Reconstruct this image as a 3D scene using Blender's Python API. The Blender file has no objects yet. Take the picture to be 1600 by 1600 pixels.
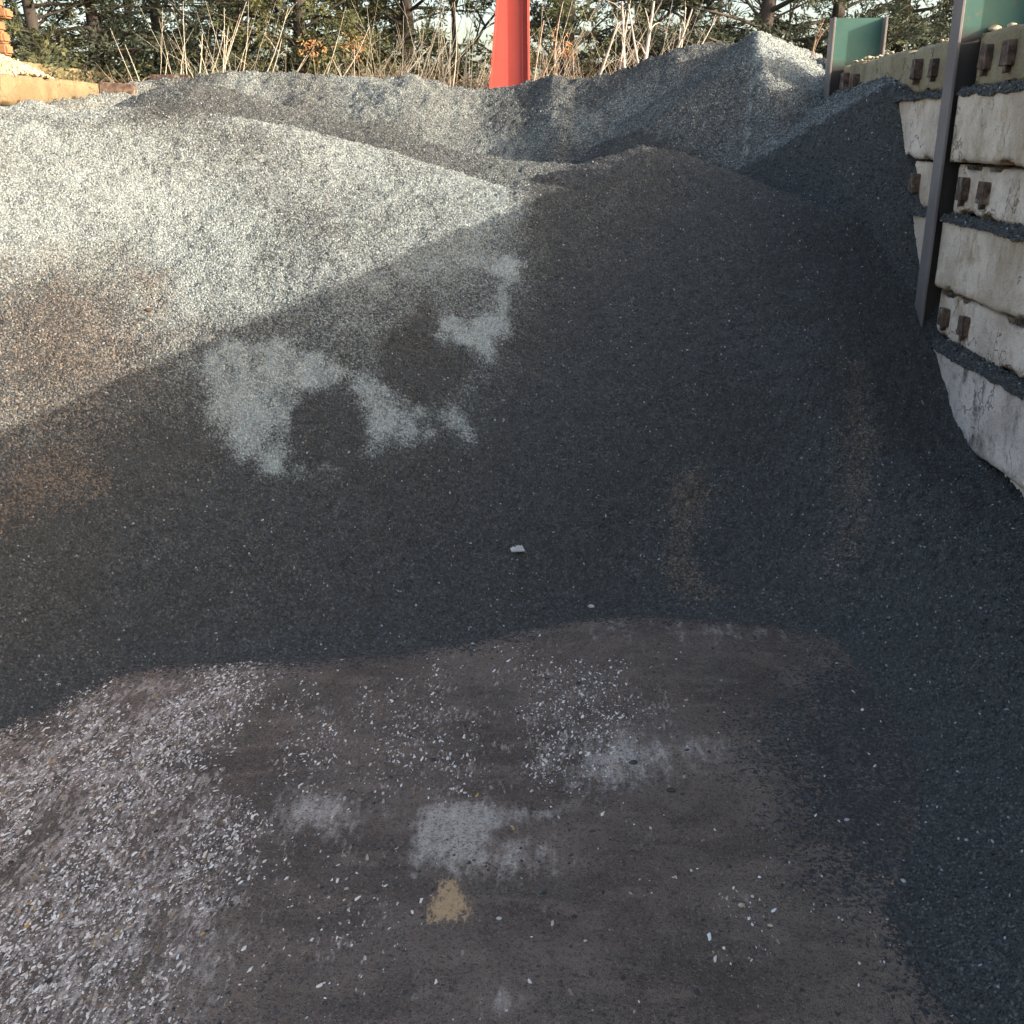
import bpy, bmesh, math, random
import numpy as np
from mathutils import Vector, Matrix

random.seed(7); RNG = np.random.default_rng(7)
S = bpy.context.scene
COL = S.collection
R = math.radians

# ------------------------------------------------------------------ camera
CAM_Z = 3.0; PITCH = R(19.9); YAW = R(2.46); FPX = 1640.0
cam = bpy.data.cameras.new('camera'); cam_o = bpy.data.objects.new('camera', cam); COL.objects.link(cam_o)
cam_o.location = (0, 0, CAM_Z); cam_o.rotation_euler = (math.pi/2-PITCH, 0, YAW)
cam.sensor_width = 36; cam.lens = 36*FPX/1600; cam.clip_end = 1000; cam.clip_start = .05
S.camera = cam_o
# ------------------------------------------------------------------ sky, sun, exposure
SUN_EL = math.atan(.35); SUN_BACK = R(20)
w = bpy.data.worlds.new('World'); S.world = w; w.use_nodes = True
nt = w.node_tree; nt.nodes.clear()
sky = nt.nodes.new('ShaderNodeTexSky'); sky.sky_type = 'NISHITA'; sky.sun_disc = False
sky.sun_elevation = SUN_EL; sky.sun_rotation = math.pi/2 + SUN_BACK; sky.air_density = 1.0; sky.dust_density = 4.0; sky.ozone_density = .4
bg = nt.nodes.new('ShaderNodeBackground'); bg.inputs[1].default_value = .125
wo = nt.nodes.new('ShaderNodeOutputWorld')
nt.links.new(sky.outputs[0], bg.inputs[0]); nt.links.new(bg.outputs[0], wo.inputs[0])
sl = bpy.data.lights.new('sun', 'SUN'); sl.energy = 2.25; sl.angle = R(.53); sl.color = (1, .95, .86)
so = bpy.data.objects.new('sun', sl); COL.objects.link(so)
SUN = Vector((math.cos(SUN_EL)*math.cos(SUN_BACK), -math.cos(SUN_EL)*math.sin(SUN_BACK), math.sin(SUN_EL)))
so.rotation_euler = SUN.to_track_quat('Z', 'Y').to_euler(); so.location = (8, -3, 9)
S.view_settings.view_transform = 'Standard'; S.view_settings.look = 'None'
S.cycles.max_bounces = 4; S.cycles.diffuse_bounces = 3; S.cycles.glossy_bounces = 1; S.cycles.transmission_bounces = 2; S.cycles.caustics_reflective = False; S.cycles.caustics_refractive = False
S.view_settings.exposure = 1.93; S.view_settings.gamma = 1

# ------------------------------------------------------------------ helpers
def ray(px, py):
    x = px-800; dy = 800-py
    f = FPX*math.cos(PITCH)+dy*math.sin(PITCH); u = dy*math.cos(PITCH)-FPX*math.sin(PITCH)
    return (x*math.cos(YAW)-f*math.sin(YAW), x*math.sin(YAW)+f*math.cos(YAW), u)
def at_y(px, py, Y):
    r = ray(px, py); t = Y/r[1]; return Vector((r[0]*t, Y, CAM_Z+r[2]*t))
def at_z(px, py, z=0.):
    r = ray(px, py); t = (z-CAM_Z)/r[2]; return Vector((r[0]*t, r[1]*t, z))
def at_x(px, py, X):
    r = ray(px, py); t = X/r[0]; return Vector((X, r[1]*t, CAM_Z+r[2]*t))

def vnoise(x, y, seed=0):
    xi = np.floor(x).astype(np.int64); yi = np.floor(y).astype(np.int64); xf = x-xi; yf = y-yi
    def h(a, b):
        n = (a*374761393+b*668265263+seed*1442695041) & 0x7fffffff
        n = ((n ^ (n >> 13))*1274126177) & 0x7fffffff
        return ((n ^ (n >> 16)) & 0xffff)/65535.
    u = xf*xf*(3-2*xf); v = yf*yf*(3-2*yf)
    return (h(xi, yi)*(1-u)+h(xi+1, yi)*u)*(1-v)+(h(xi, yi+1)*(1-u)+h(xi+1, yi+1)*u)*v
def fbm(x, y, seed=0, o=4):
    s = 0; a = .5; t = 0
    for i in range(o):
        s = s+a*vnoise(x*2**i+i*17.3, y*2**i-i*9.1, seed+i); t += a; a *= .5
    return s/t-.5
def sstep(a, b, x):
    t = np.clip((x-a)/(b-a), 0, 1); return t*t*(3-2*t)
def smin(a, b, k):
    h = np.clip(.5+.5*(b-a)/k, 0, 1); return b*(1-h)+a*h-k*h*(1-h)
def seg_dist(X, Y, pts, closed=False):
    d = np.full(X.shape, 1e9); n = len(pts)
    for i in range(n if closed else n-1):
        ax, ay = pts[i][0], pts[i][1]; bx, by = pts[(i+1) % n][0], pts[(i+1) % n][1]
        L = (bx-ax)**2+(by-ay)**2+1e-12
        t = np.clip(((X-ax)*(bx-ax)+(Y-ay)*(by-ay))/L, 0, 1)
        d = np.minimum(d, np.hypot(X-ax-t*(bx-ax), Y-ay-t*(by-ay)))
    return d
def inside(X, Y, pts):
    c = np.zeros(X.shape, bool); n = len(pts); j = n-1
    for i in range(n):
        xi, yi = pts[i][0], pts[i][1]; xj, yj = pts[j][0], pts[j][1]
        if abs(yi-yj) > 1e-9:
            c ^= ((yi > Y) != (yj > Y)) & (X < (xj-xi)*(Y-yi)/(yj-yi)+xi)
        j = i
    return c
def poly_mask(X, Y, pts, soft):
    d = seg_dist(X, Y, pts, True); sd = np.where(inside(X, Y, pts), d, -d)
    return sstep(-soft, soft, sd)

def tag(o, label=None, cat=None, group=None, kind=None):
    if label: o['label'] = label
    if cat: o['category'] = cat
    if group: o['group'] = group
    if kind: o['kind'] = kind
    return o
def empty(name, loc, label=None, cat=None, group=None, kind=None):
    o = bpy.data.objects.new(name, None); o.location = loc; o.empty_display_size = .2; COL.objects.link(o)
    return tag(o, label, cat, group, kind)
def link(name, me, mat=None, parent=None, loc=(0, 0, 0)):
    if mat and not me.materials: me.materials.append(mat)
    o = bpy.data.objects.new(name, me); COL.objects.link(o); o.location = loc
    if parent: o.parent = parent
    return o
def mesh(name, v, f, smooth=False):
    me = bpy.data.meshes.new(name); me.from_pydata([tuple(a) for a in v], [], [tuple(a) for a in f]); me.update()
    if smooth: me.polygons.foreach_set('use_smooth', [True]*len(me.polygons))
    return me
def np_mesh(name, V, F, smooth=False):
    V = np.asarray(V, np.float32); F = np.asarray(F, np.int32); k = F.shape[1]
    me = bpy.data.meshes.new(name); me.vertices.add(len(V)); me.vertices.foreach_set('co', V.ravel())
    me.loops.add(F.size); me.loops.foreach_set('vertex_index', F.ravel())
    me.polygons.add(len(F)); me.polygons.foreach_set('loop_start', np.arange(0, F.size, k, dtype=np.int32))
    me.polygons.foreach_set('loop_total', np.full(len(F), k, np.int32))
    me.update(calc_edges=True); me.validate()
    if smooth: me.polygons.foreach_set('use_smooth', np.ones(len(F), bool))
    return me
def grid_mesh(name, X, Y, Z, attrs={}, keep=None):
    ny, nx = X.shape
    V = np.stack([X, Y, Z], -1).reshape(-1, 3)
    idx = np.arange(nx*ny).reshape(ny, nx)
    F = np.stack([idx[:-1, :-1], idx[:-1, 1:], idx[1:, 1:], idx[1:, :-1]], -1).reshape(-1, 4)
    A = {k: a.reshape(-1) for k, a in attrs.items()}
    if keep is not None:
        k = keep.reshape(-1); fk = k[F].any(1); F = F[fk]
        used = np.zeros(len(V), bool); used[F.ravel()] = True
        mp = np.cumsum(used)-1; F = mp[F]; V = V[used]; A = {n: a[used] for n, a in A.items()}
    me = np_mesh(name, V, F, True)
    for n, a in A.items():
        at = me.attributes.new(n, 'FLOAT', 'POINT'); at.data.foreach_set('value', a.astype(np.float32))
    return me
def box_verts(x0, x1, y0, y1, z0, z1):
    v = [(x0,y0,z0),(x1,y0,z0),(x1,y1,z0),(x0,y1,z0),(x0,y0,z1),(x1,y0,z1),(x1,y1,z1),(x0,y1,z1)]
    f = [(0,3,2,1),(4,5,6,7),(0,1,5,4),(1,2,6,5),(2,3,7,6),(3,0,4,7)]
    return v, f
def bev_box(name, x0, x1, y0, y1, z0, z1, bev=.01, seg=2):
    bm = bmesh.new(); v, f = box_verts(x0, x1, y0, y1, z0, z1)
    vs = [bm.verts.new(a) for a in v]
    for q in f: bm.faces.new([vs[i] for i in q])
    if bev: bmesh.ops.bevel(bm, geom=bm.edges[:], offset=bev, segments=seg, affect='EDGES')
    me = bpy.data.meshes.new(name); bm.to_mesh(me); bm.free(); return me
def tube(V, F, pts, rads, n=6):
    b = len(V); pts = [Vector(p) for p in pts]
    for i, p in enumerate(pts):
        d = (pts[min(i+1, len(pts)-1)]-pts[max(i-1, 0)]).normalized()
        a = d.orthogonal().normalized(); c = d.cross(a)
        for k in range(n):
            t = 2*math.pi*k/n; q = p+(a*math.cos(t)+c*math.sin(t))*rads[i]; V.append(q[:])
    for i in range(len(pts)-1):
        for k in range(n):
            k2 = (k+1) % n
            F.append((b+i*n+k, b+i*n+k2, b+(i+1)*n+k2, b+(i+1)*n+k))

# ------------------------------------------------------------------ material helpers
class MT:
    def __init__(s, name, rough=.9, spec=.3):
        s.m = bpy.data.materials.new(name); s.m.use_nodes = True; s.t = s.m.node_tree
        s.b = s.t.nodes['Principled BSDF']; s.b.inputs['Roughness'].default_value = rough
        s.b.inputs['Specular IOR Level'].default_value = spec
    def n(s, typ, ins={}, **kw):
        nd = s.t.nodes.new(typ)
        for k, v in kw.items(): setattr(nd, k, v)
        for k, v in ins.items(): s.put(nd.inputs[k], v)
        return nd
    def put(s, sock, v):
        if isinstance(v, bpy.types.NodeSocket): s.t.links.new(v, sock)
        elif isinstance(v, tuple) and sock.type == 'RGBA' and len(v) == 3: sock.default_value = (*v, 1)
        else: sock.default_value = v
    def pos(s, scale=(1, 1, 1)):
        g = s.n('ShaderNodeNewGeometry').outputs['Position']
        if scale == (1, 1, 1): return g
        return s.n('ShaderNodeVectorMath', {0: g, 1: scale}, operation='MULTIPLY').outputs[0]
    def obj(s): return s.n('ShaderNodeTexCoord').outputs['Object']
    def noise(s, vec, scale, detail=4, rough=.55, col=False):
        n_ = s.n('ShaderNodeTexNoise', {'Vector': vec, 'Scale': scale, 'Detail': detail, 'Roughness': rough})
        return n_.outputs['Color' if col else 'Fac']
    def vor(s, vec, scale, feature='F1', rnd=1.):
        return s.n('ShaderNodeTexVoronoi', {'Vector': vec, 'Scale': scale, 'Randomness': rnd}, feature=feature)
    def math(s, op, a, b=0., c=0., clamp=False):
        return s.n('ShaderNodeMath', {0: a, 1: b, 2: c}, operation=op, use_clamp=clamp).outputs[0]
    def step(s, v, a, b):
        return s.n('ShaderNodeMapRange', {'Value': v, 'From Min': a, 'From Max': b}, interpolation_type='SMOOTHSTEP').outputs[0]
    def mix(s, f, a, b, bt='MIX'):
        n_ = s.n('ShaderNodeMix', data_type='RGBA', blend_type=bt)
        s.put(n_.inputs[0], f); s.put(n_.inputs[6], a); s.put(n_.inputs[7], b); return n_.outputs[2]
    def attr(s, name, inst=False):
        return s.n('ShaderNodeAttribute', attribute_name=name, attribute_type='INSTANCER' if inst else 'GEOMETRY').outputs['Fac']
    def col(s, v): s.put(s.b.inputs['Base Color'], v); return s
    def rough(s, v): s.put(s.b.inputs['Roughness'], v); return s
    def bump(s, h, strength=.5, dist=.01):
        s.put(s.b.inputs['Normal'], s.n('ShaderNodeBump', {'Height': h, 'Strength': strength, 'Distance': dist}).outputs[0]); return s

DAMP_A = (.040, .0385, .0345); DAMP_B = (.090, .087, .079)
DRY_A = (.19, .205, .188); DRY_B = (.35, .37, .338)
RUST_A = (.060, .043, .032); RUST_B = (.28, .19, .12)
def gravel_base(name, cell=75.):
    m = MT(name, .82, .35); p = m.pos()
    v = m.vor(p, cell); sp = m.n('ShaderNodeSeparateColor', {0: v.outputs['Color']})
    r1, r2 = sp.outputs[0], sp.outputs[1]
    big = m.noise(p, 1.3, 5); fine = m.noise(p, 6., 4)
    d = m.math('ADD', m.attr('dry'), m.math('MULTIPLY', m.math('SUBTRACT', fine, .5), .35))  # dry also carries shade painted on some heap faces
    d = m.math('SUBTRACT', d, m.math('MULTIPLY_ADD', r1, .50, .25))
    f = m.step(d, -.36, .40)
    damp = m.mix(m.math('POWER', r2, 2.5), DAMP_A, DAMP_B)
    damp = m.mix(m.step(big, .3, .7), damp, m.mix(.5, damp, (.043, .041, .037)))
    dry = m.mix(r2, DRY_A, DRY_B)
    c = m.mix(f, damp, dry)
    rf = m.step(m.math('SUBTRACT', m.math('ADD', m.attr('rust'), m.math('MULTIPLY', m.math('SUBTRACT', fine, .5), .6)), m.math('MULTIPLY', r1, .95)), -.05, .10)
    rc = m.mix(r2, RUST_A, RUST_B); rc = m.mix(f, m.mix(.22, rc, damp), m.mix(.45, rc, dry))
    c = m.mix(m.math('MULTIPLY', rf, .72), c, rc)
    m.col(c); h = m.math('ADD', m.math('MULTIPLY', v.outputs['Distance'], -1.), m.math('MULTIPLY', fine, .6))
    m.bump(h, .9, .012); return m.m
def gravel_chip(name):
    m = MT(name, .7, .4); r1 = m.n('ShaderNodeObjectInfo').outputs['Random']
    r2 = m.math('FRACT', m.math('MULTIPLY', r1, 57.31)); r3 = m.math('FRACT', m.math('MULTIPLY', r1, 391.7))
    p = m.pos(); fine = m.noise(p, 6., 3)
    d = m.math('ADD', m.attr('dry', True), m.math('MULTIPLY', m.math('SUBTRACT', fine, .5), .35))  # instanced dry value, painted shade included
    d = m.math('SUBTRACT', d, m.math('MULTIPLY_ADD', r1, .50, .25))
    f = m.step(d, -.36, .40)
    damp = m.mix(m.math('POWER', r2, 3.), (.038, .0368, .0335), (.118, .114, .104))
    damp = m.mix(m.step(r3, .984, .996), damp, (.34, .35, .36))
    dry = m.mix(r2, (.20, .217, .20), (.40, .42, .385))
    c = m.mix(f, damp, dry)
    rf = m.step(m.math('SUBTRACT', m.attr('rust', True), m.math('MULTIPLY', r3, .95)), -.05, .10)
    rc = m.mix(r2, RUST_A, RUST_B); rc = m.mix(f, m.mix(.22, rc, damp), m.mix(.45, rc, dry))
    m.col(m.mix(m.math('MULTIPLY', rf, .72), c, rc)); return m.m
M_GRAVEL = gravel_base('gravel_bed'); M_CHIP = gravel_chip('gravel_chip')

def chip_nodes(name, mat, density, radius):
    g = bpy.data.node_groups.new(name, 'GeometryNodeTree')
    g.interface.new_socket('Geometry', in_out='INPUT', socket_type='NodeSocketGeometry')
    g.interface.new_socket('Geometry', in_out='OUTPUT', socket_type='NodeSocketGeometry')
    N = g.nodes.new; L = g.links.new
    gi = N('NodeGroupInput'); go = N('NodeGroupOutput'); di = N('GeometryNodeDistributePointsOnFaces')
    at = N('GeometryNodeInputNamedAttribute'); at.data_type = 'FLOAT'; at.inputs[0].default_value = 'dens'
    mu = N('ShaderNodeMath'); mu.operation = 'MULTIPLY'; mu.inputs[1].default_value = density
    L(at.outputs[0], mu.inputs[0]); L(mu.outputs[0], di.inputs['Density']); L(gi.outputs[0], di.inputs['Mesh'])
    ic = N('GeometryNodeMeshIcoSphere'); ic.inputs['Radius'].default_value = radius; ic.inputs['Subdivisions'].default_value = 1
    sm = N('GeometryNodeSetMaterial'); sm.inputs['Material'].default_value = mat; L(ic.outputs[0], sm.inputs[0])
    ins = N('GeometryNodeInstanceOnPoints'); L(di.outputs['Points'], ins.inputs['Points']); L(sm.outputs[0], ins.inputs['Instance'])
    rv = N('FunctionNodeRandomValue'); rv.data_type = 'FLOAT_VECTOR'; rv.inputs[0].default_value = (0, 0, 0); rv.inputs[1].default_value = (6.28, 6.28, 6.28)
    L(rv.outputs[0], ins.inputs['Rotation'])
    rs = N('FunctionNodeRandomValue'); rs.data_type = 'FLOAT_VECTOR'; rs.inputs[0].default_value = (.45, .4, .3); rs.inputs[1].default_value = (1.5, 1.1, .8)
    rs.inputs['Seed'].default_value = 5
    L(rs.outputs[0], ins.inputs['Scale'])
    j = N('GeometryNodeJoinGeometry'); L(gi.outputs[0], j.inputs[0]); L(ins.outputs[0], j.inputs[0]); L(j.outputs[0], go.inputs[0])
    return g

# ------------------------------------------------------------------ terrain functions
WX = 3.2            # face of the right block wall
WTOP = 3.745
LX = -7.2           # face of the left wall
TOE = [(-9., 4.4)] + [tuple(at_z(px, py)[:2]) for px, py in
      [(-300, 1150), (-60, 1165), (60, 1120), (200, 1048), (400, 1032), (560, 1022), (740, 1000), (880, 966), (1000, 955), (1200, 968), (1330, 998), (1410, 1070), (1475, 1165), (1470, 1260), (1420, 1350), (1400, 1420), (1440, 1500), (1510, 1610)]] + [(1.45, 2.2), (1.7, 1.0), (2.0, -1.)]
TOE_POLY = TOE + [(6, -1), (6, 30), (-9, 30)]
# crest of the front heap: (px, py, Y)
CR = [(-500, 178, 13.2), (-200, 178, 13.2), (0, 172, 13.2), (90, 178, 12.2), (170, 182, 11.2), (300, 172, 10.8), (400, 180, 10.6), (500, 193, 10.4), (600, 214, 10.3), (700, 250, 10.2), (790, 285, 10.3), (900, 262, 11.2), (1000, 232, 11.6), (1060, 240, 11.5), (1120, 265, 11.3), (1200, 296, 11.1), (1290, 325, 11.0), (1390, 345, 10.9)]
CRW = [at_y(*c) for c in CR]
CRX = np.array([c.x for c in CRW]); CRY = np.array([c.y for c in CRW]); CRZ = np.array([c.z for c in CRW])
SLUMP = at_y(5, 240, 10.6)
MW = [at_y(*c) for c in [(-100, 330, 12.6), (60, 260, 12.6), (130, 196, 12.6), (180, 165, 12.7), (240, 140, 12.8), (310, 130, 12.8), (400, 149, 12.7), (480, 174, 12.5), (560, 190, 12.3), (640, 210, 12.1), (720, 236, 12.0), (800, 254, 11.9), (900, 262, 11.9), (1100, 330, 11.9), (1300, 420, 11.9)]]
MX = np.array([c.x for c in MW]); MY = np.array([c.y for c in MW]); MZ = np.array([c.z for c in MW])
def front_h(X, Y, detail=True):
    d = seg_dist(X, Y, TOE); d = np.where(inside(X, Y, TOE_POLY), d, -d)
    base = np.where(d < 0, d*.35, .40*d+.27*np.maximum(d-.25, 0)-.012*np.maximum(d-1, 0)**2)
    base = base + .10*fbm(X*.5, Y*.5, 3, 3)*np.clip(d, 0, 1.5) + .05*fbm(X*1.5, Y*1.5, 8, 3)*np.clip(d, 0, 1)
    base = np.where(d > 0, base*(.30+.70*sstep(4.6, 6.2, Y)), base)
    wz = np.interp(Y, [2, 4, 5.5, 6.73, 7.85, 8.36, 9.3, 10.55, 11.2, 12], [.2, .3, .42, .54, .69, .88, 1.5, 2.28, 2.6, 2.7])
    ww = sstep(1.5, 3.15, X); base = base*(1-ww)+(wz+.03*fbm(X*2, Y*2, 5, 3))*ww
    cy = np.interp(X, CRX, CRY); cz = np.interp(X, CRX, CRZ)
    t = Y-cy
    cap = cz - np.where(t > 0, .34*t, -.10*t*0)
    # saddle and second ridge behind the left crest
    z = smin(base, cap + np.where(t < 0, -t*(.02+.22*sstep(-4.6, -3., X)-.20*sstep(-.6, .3, X)), 0), .22)
    mc = np.interp(X, MX, MZ); my = np.interp(X, MX, MY); tm = np.sqrt((Y-my)**2+.02)-.14
    z = np.maximum(z, mc-.50*tm-.05*tm*tm+.06*fbm(X*1.2, Y*1.2, 23, 3))
    c0 = SLUMP; z = z-.20*np.exp(-((X-c0[0])/.22)**2-((Y-c0[1])/.12)**2)+.10*np.exp(-((X-c0[0]-.32)/.22)**2-((Y-c0[1]-.02)/.22)**2)
    z = z+.045*fbm(X*.7+3, Y*3.5, 27, 3)*np.clip(d, 0, 1)+.085*fbm(X*1.7, Y*.45, 29, 3)*np.clip(d*.7, 0, 1)*(1-sstep(9., 10., Y))
    q2 = ((X-1.35)/.85)**2+((Y-7.3)/.75)**2; z = z-.13*np.exp(-q2*q2)*np.clip(d, 0, 1); q2 = ((X+2.3)/.7)**2+((Y-7.0)/.6)**2; z = z-.07*np.exp(-q2*q2)*np.clip(d, 0, 1)
    if detail: z = z+.03*fbm(X*3, Y*3, 21, 3)*np.clip(d*2, 0, 1)
    return z
BC = [(-600, 190, 14.), (-200, 175, 14.2), (0, 166, 14.5), (60, 158, 14.8), (130, 146, 15.6), (180, 134, 16.4), (250, 126, 17), (340, 114, 17), (440, 111, 17), (560, 118, 17), (640, 116, 17), (700, 131, 17), (760, 138, 17), (830, 128, 17), (865, 118, 16.8), (900, 124, 16.6), (950, 114, 16.4), (1000, 97, 16.2), (1060, 74, 16), (1120, 66, 15.9), (1185, 64, 15.8), (1240, 80, 15), (1300, 96, 14.2), (1345, 100, 13.6)]
BCW = [at_y(*c) for c in BC]
BX = np.array([c.x for c in BCW]); BY = np.array([c.y for c in BCW]); BZ = np.array([c.z for c in BCW])
def back_h(X, Y):
    cy = np.interp(X, BX, BY); cz = np.interp(X, BX, BZ); t = Y-cy
    wig = .35*fbm(X*.9, Y*.35, 31, 3)
    t = t+wig
    z = cz-np.where(t > 0, .55*t, -.52*t+.10*np.abs(np.sin(t*2.2+X*.8))*np.clip(-t, 0, .5))
    z = z+.20*fbm(X*1.1, Y*1.1, 12, 4)*np.clip(.4-t, .25, 1)+.13*np.maximum(fbm(X*3.2, Y*2.4, 15, 4), -.1)+.05*fbm(X*9, Y*9, 16, 2)
    return z
PK = at_y(1185, 49, 14.9)
def peak_h(X, Y):
    dx = X-PK.x; dy = Y-PK.y
    n = .08*fbm(X*2, Y*2, 41, 4)
    far = .60*np.minimum(dy+.9, 0); left = PK.z+.66*dx+.22*np.minimum(dy, 0)+far+n; right = PK.z-.34*dx+.36*np.minimum(dy, 0)+far*.6+n*.6; back = PK.z-.04*np.maximum(dy, 0)-.7*np.maximum(dy-2.2, 0)-.05*np.abs(dx)
    z = np.minimum(np.minimum(left, right), back)
    # hump leaning on the block wall, its near side dug away steeply
    hx, hy = 3.2, 12.6
    hump = 3.70-.12*np.abs(X-hx)-np.where(Y < hy, .17*(hy-Y), .12*(Y-hy))+n*.5
    e1 = np.array((3.25, 11.0)); e2 = np.array((2.05, 12.6)); ed = (e2-e1)/np.linalg.norm(e2-e1); pn = np.array((-ed[1], ed[0]))
    if pn[1] > 0: pn = -pn
    s = (X-e1[0])*ed[0]+(Y-e1[1])*ed[1]; q = (X-e1[0])*pn[0]+(Y-e1[1])*pn[1]
    edge = 3.50-.44*np.maximum(s, 0)
    cut = edge-1.9*q+.06*fbm(X*4, Y*4, 44, 3)
    lip = edge-.25*q
    hump = np.minimum(hump, np.where(q > 0, cut, edge-.55*q))
    return np.maximum(z, hump)

def top_h(x, y):
    X = np.array([[x]]); Y = np.array([[y]])
    return float(max(front_h(X, Y)[0, 0], 0))
def on_front(px, py):
    r = ray(px, py); lo = 2.; t0 = lo/r[1]
    ts = np.linspace(t0, 13./r[1], 900)
    X = (r[0]*ts)[None]; Y = (r[1]*ts)[None]; Z = CAM_Z+r[2]*ts
    hit = np.where(Z <= np.maximum(front_h(X, Y)[0], 0))[0]
    i = hit[0] if len(hit) else len(ts)-1
    return Vector((X[0, i], Y[0, i], Z[i]))
def W2(poly): return [tuple(on_front(*p)[:2]) for p in poly]

# ------------------------------------------------------------------ ground
def soil_mat():
    m = MT('bank_soil', .95, .1); p = m.pos(); n = m.noise(p, 1.5, 6)
    c = m.mix(n, (.05, .04, .027), (.12, .10, .06)); c = m.mix(m.step(m.noise(p, 14, 4), .55, .7), c, (.17, .135, .075))
    m.col(c).bump(m.noise(p, 12, 5), .6, .05); return m.m
M_SOIL = soil_mat()
gx, gy = np.meshgrid(np.linspace(-260, 260, 40), np.linspace(-60, 420, 40))
tag(link('ground', grid_mesh('ground', gx, gy, np.full(gx.shape, -.03)), M_SOIL), kind='structure')
gx, gy = np.meshgrid(np.linspace(-45, 45, 120), np.concatenate([np.linspace(17.2, 24, 40), np.linspace(24.5, 70, 50)]))
gz = 3.25*sstep(17.2, 19., gy)+.25*fbm(gx*.4, gy*.4, 61, 4)*sstep(18, 20, gy)-.02
tag(link('bank', grid_mesh('bank', gx, gy, gz), M_SOIL), kind='structure')

# yard floor: scraped and stained hardstanding
def floor_mat():
    m = MT('yard_floor', .8, .3); p = m.pos()
    ps = m.pos((1, .30, 1)); pq = m.pos((1, .55, 1))
    n1 = m.noise(p, 1.2, 6, .6); n2 = m.noise(ps, 9, 5, .6); n3 = m.noise(p, 30, 4, .6); nl = m.noise(m.pos((.35, 1, 1)), 7., 5, .6)
    c = m.mix(m.step(n1, .36, .64), (.112, .079, .059), (.205, .148, .112))
    c = m.mix(m.math('MULTIPLY', m.step(m.noise(p, 2.6, 4), .5, .7), .5), c, (.125, .104, .080))
    c = m.mix(m.math('MULTIPLY', m.step(nl, .50, .68), .55), c, (.26, .185, .138))
    c = m.mix(m.math('MULTIPLY', m.step(n3, .52, .72), .5), c, (.040, .029, .022))
    # pale patches broken up by streaky noise
    du = m.attr('pale_mask'); dn = m.math('ADD', m.math('MULTIPLY', m.math('SUBTRACT', n2, .5), .9), m.math('MULTIPLY', m.math('SUBTRACT', n3, .5), .35))
    f = m.step(m.math('ADD', m.math('MULTIPLY', du, .85), m.math('ADD', m.math('MULTIPLY', dn, 1.8), m.math('MULTIPLY', m.math('SUBTRACT', m.noise(m.pos((1, .4, 1)), 30, 4, .7), .5), 1.6))), .20, 1.10)
    c = m.mix(m.math('MULTIPLY', f, .85), c, m.mix(n3, (.46, .38, .31), (.70, .60, .51)))
    # scraped streaks of pale crushed stone
    st = m.attr('streak'); v = m.vor(m.pos((1, .34, 1)), 48.); sp = m.n('ShaderNodeSeparateColor', {0: v.outputs['Color']})
    e = m.math('ADD', m.math('MULTIPLY', m.math('SUBTRACT', m.noise(m.pos((1, .30, 1)), 52, 4, .6), .5), 3.4), m.math('MULTIPLY', m.math('SUBTRACT', m.noise(m.pos((1, .6, 1)), 7.5, 4), .5), 2.2))
    g = m.step(m.math('ADD', m.math('SUBTRACT', st, .72), e), .0, .50)
    sc = m.mix(sp.outputs[1], (.30, .225, .18), (.62, .50, .42)); sc = m.mix(m.step(sp.outputs[2], .955, .99), sc, (.40, .27, .12))
    c = m.mix(m.math('MULTIPLY', g, .85), c, sc)
    vf = m.vor(p, 130.); sf = m.n('ShaderNodeSeparateColor', {0: vf.outputs['Color']})
    c = m.mix(m.math('MULTIPLY', m.step(sf.outputs[0], .70, .95), .55), c, (.022, .018, .016)); c = m.mix(m.math('MULTIPLY', m.step(sf.outputs[1], .86, .97), .55), c, (.24, .195, .165))
    # tan sand patch
    ta = m.step(m.math('ADD', m.math('MULTIPLY', m.attr('tan'), .95), m.math('MULTIPLY', m.math('SUBTRACT', m.noise(m.pos((1, .45, 1)), 46, 5, .8), .5), 2.8)), .36, .85)
    c = m.mix(m.math('MULTIPLY', ta, .88), c, m.mix(n3, (.54, .34, .17), (.66, .43, .235)))
    # thin strewn dark gravel
    vg = m.vor(p, 80.); sg = m.n('ShaderNodeSeparateColor', {0: vg.outputs['Color']})
    gf = m.step(m.math('SUBTRACT', m.math('ADD', m.attr('spill'), m.math('MULTIPLY', m.math('SUBTRACT', m.noise(p, 5, 4), .5), .7)), m.math('MULTIPLY', sg.outputs[0], .7)), -.05, .12)
    gc = m.mix(m.math('POWER', sg.outputs[1], 2.), (.038, .034, .030), (.10, .093, .083))
    c = m.mix(gf, c, gc)
    m.col(c).rough(m.mix(f, (.72,)*3, (.9,)*3))
    h = m.math('ADD', m.math('MULTIPLY', n3, .6), m.math('ADD', m.math('MULTIPLY', vf.outputs['Distance'], -.6), m.math('MULTIPLY', g, .35)))
    m.bump(h, 1., .018); return m.m
def FP(poly): return [tuple(at_z(*p)[:2]) for p in poly]
def blob(X, Y, px, py, rx, ry, rot=0):
    c = at_z(px, py); dx = X-c.x; dy = Y-c.y; a = math.cos(rot); b = math.sin(rot)
    return np.exp(-((dx*a+dy*b)/rx)**2-((-dx*b+dy*a)/ry)**2)
fx, fy = np.meshgrid(np.arange(-7.6, 3.9, .03), np.arange(-2.5, 7.6, .03))
fz = .035*fbm(fx*.8, fy*.8, 71, 4)+.022*fbm(fx*6, fy*6, 72, 3)
streak = poly_mask(fx, fy, FP([(-700, 1600), (-300, 1180), (60, 1120), (190, 1045), (330, 1035), (420, 1040), (400, 1110), (330, 1190), (420, 1280), (420, 1420), (330, 1560), (300, 1700), (-600, 1900)]), .30)*.98
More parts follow.
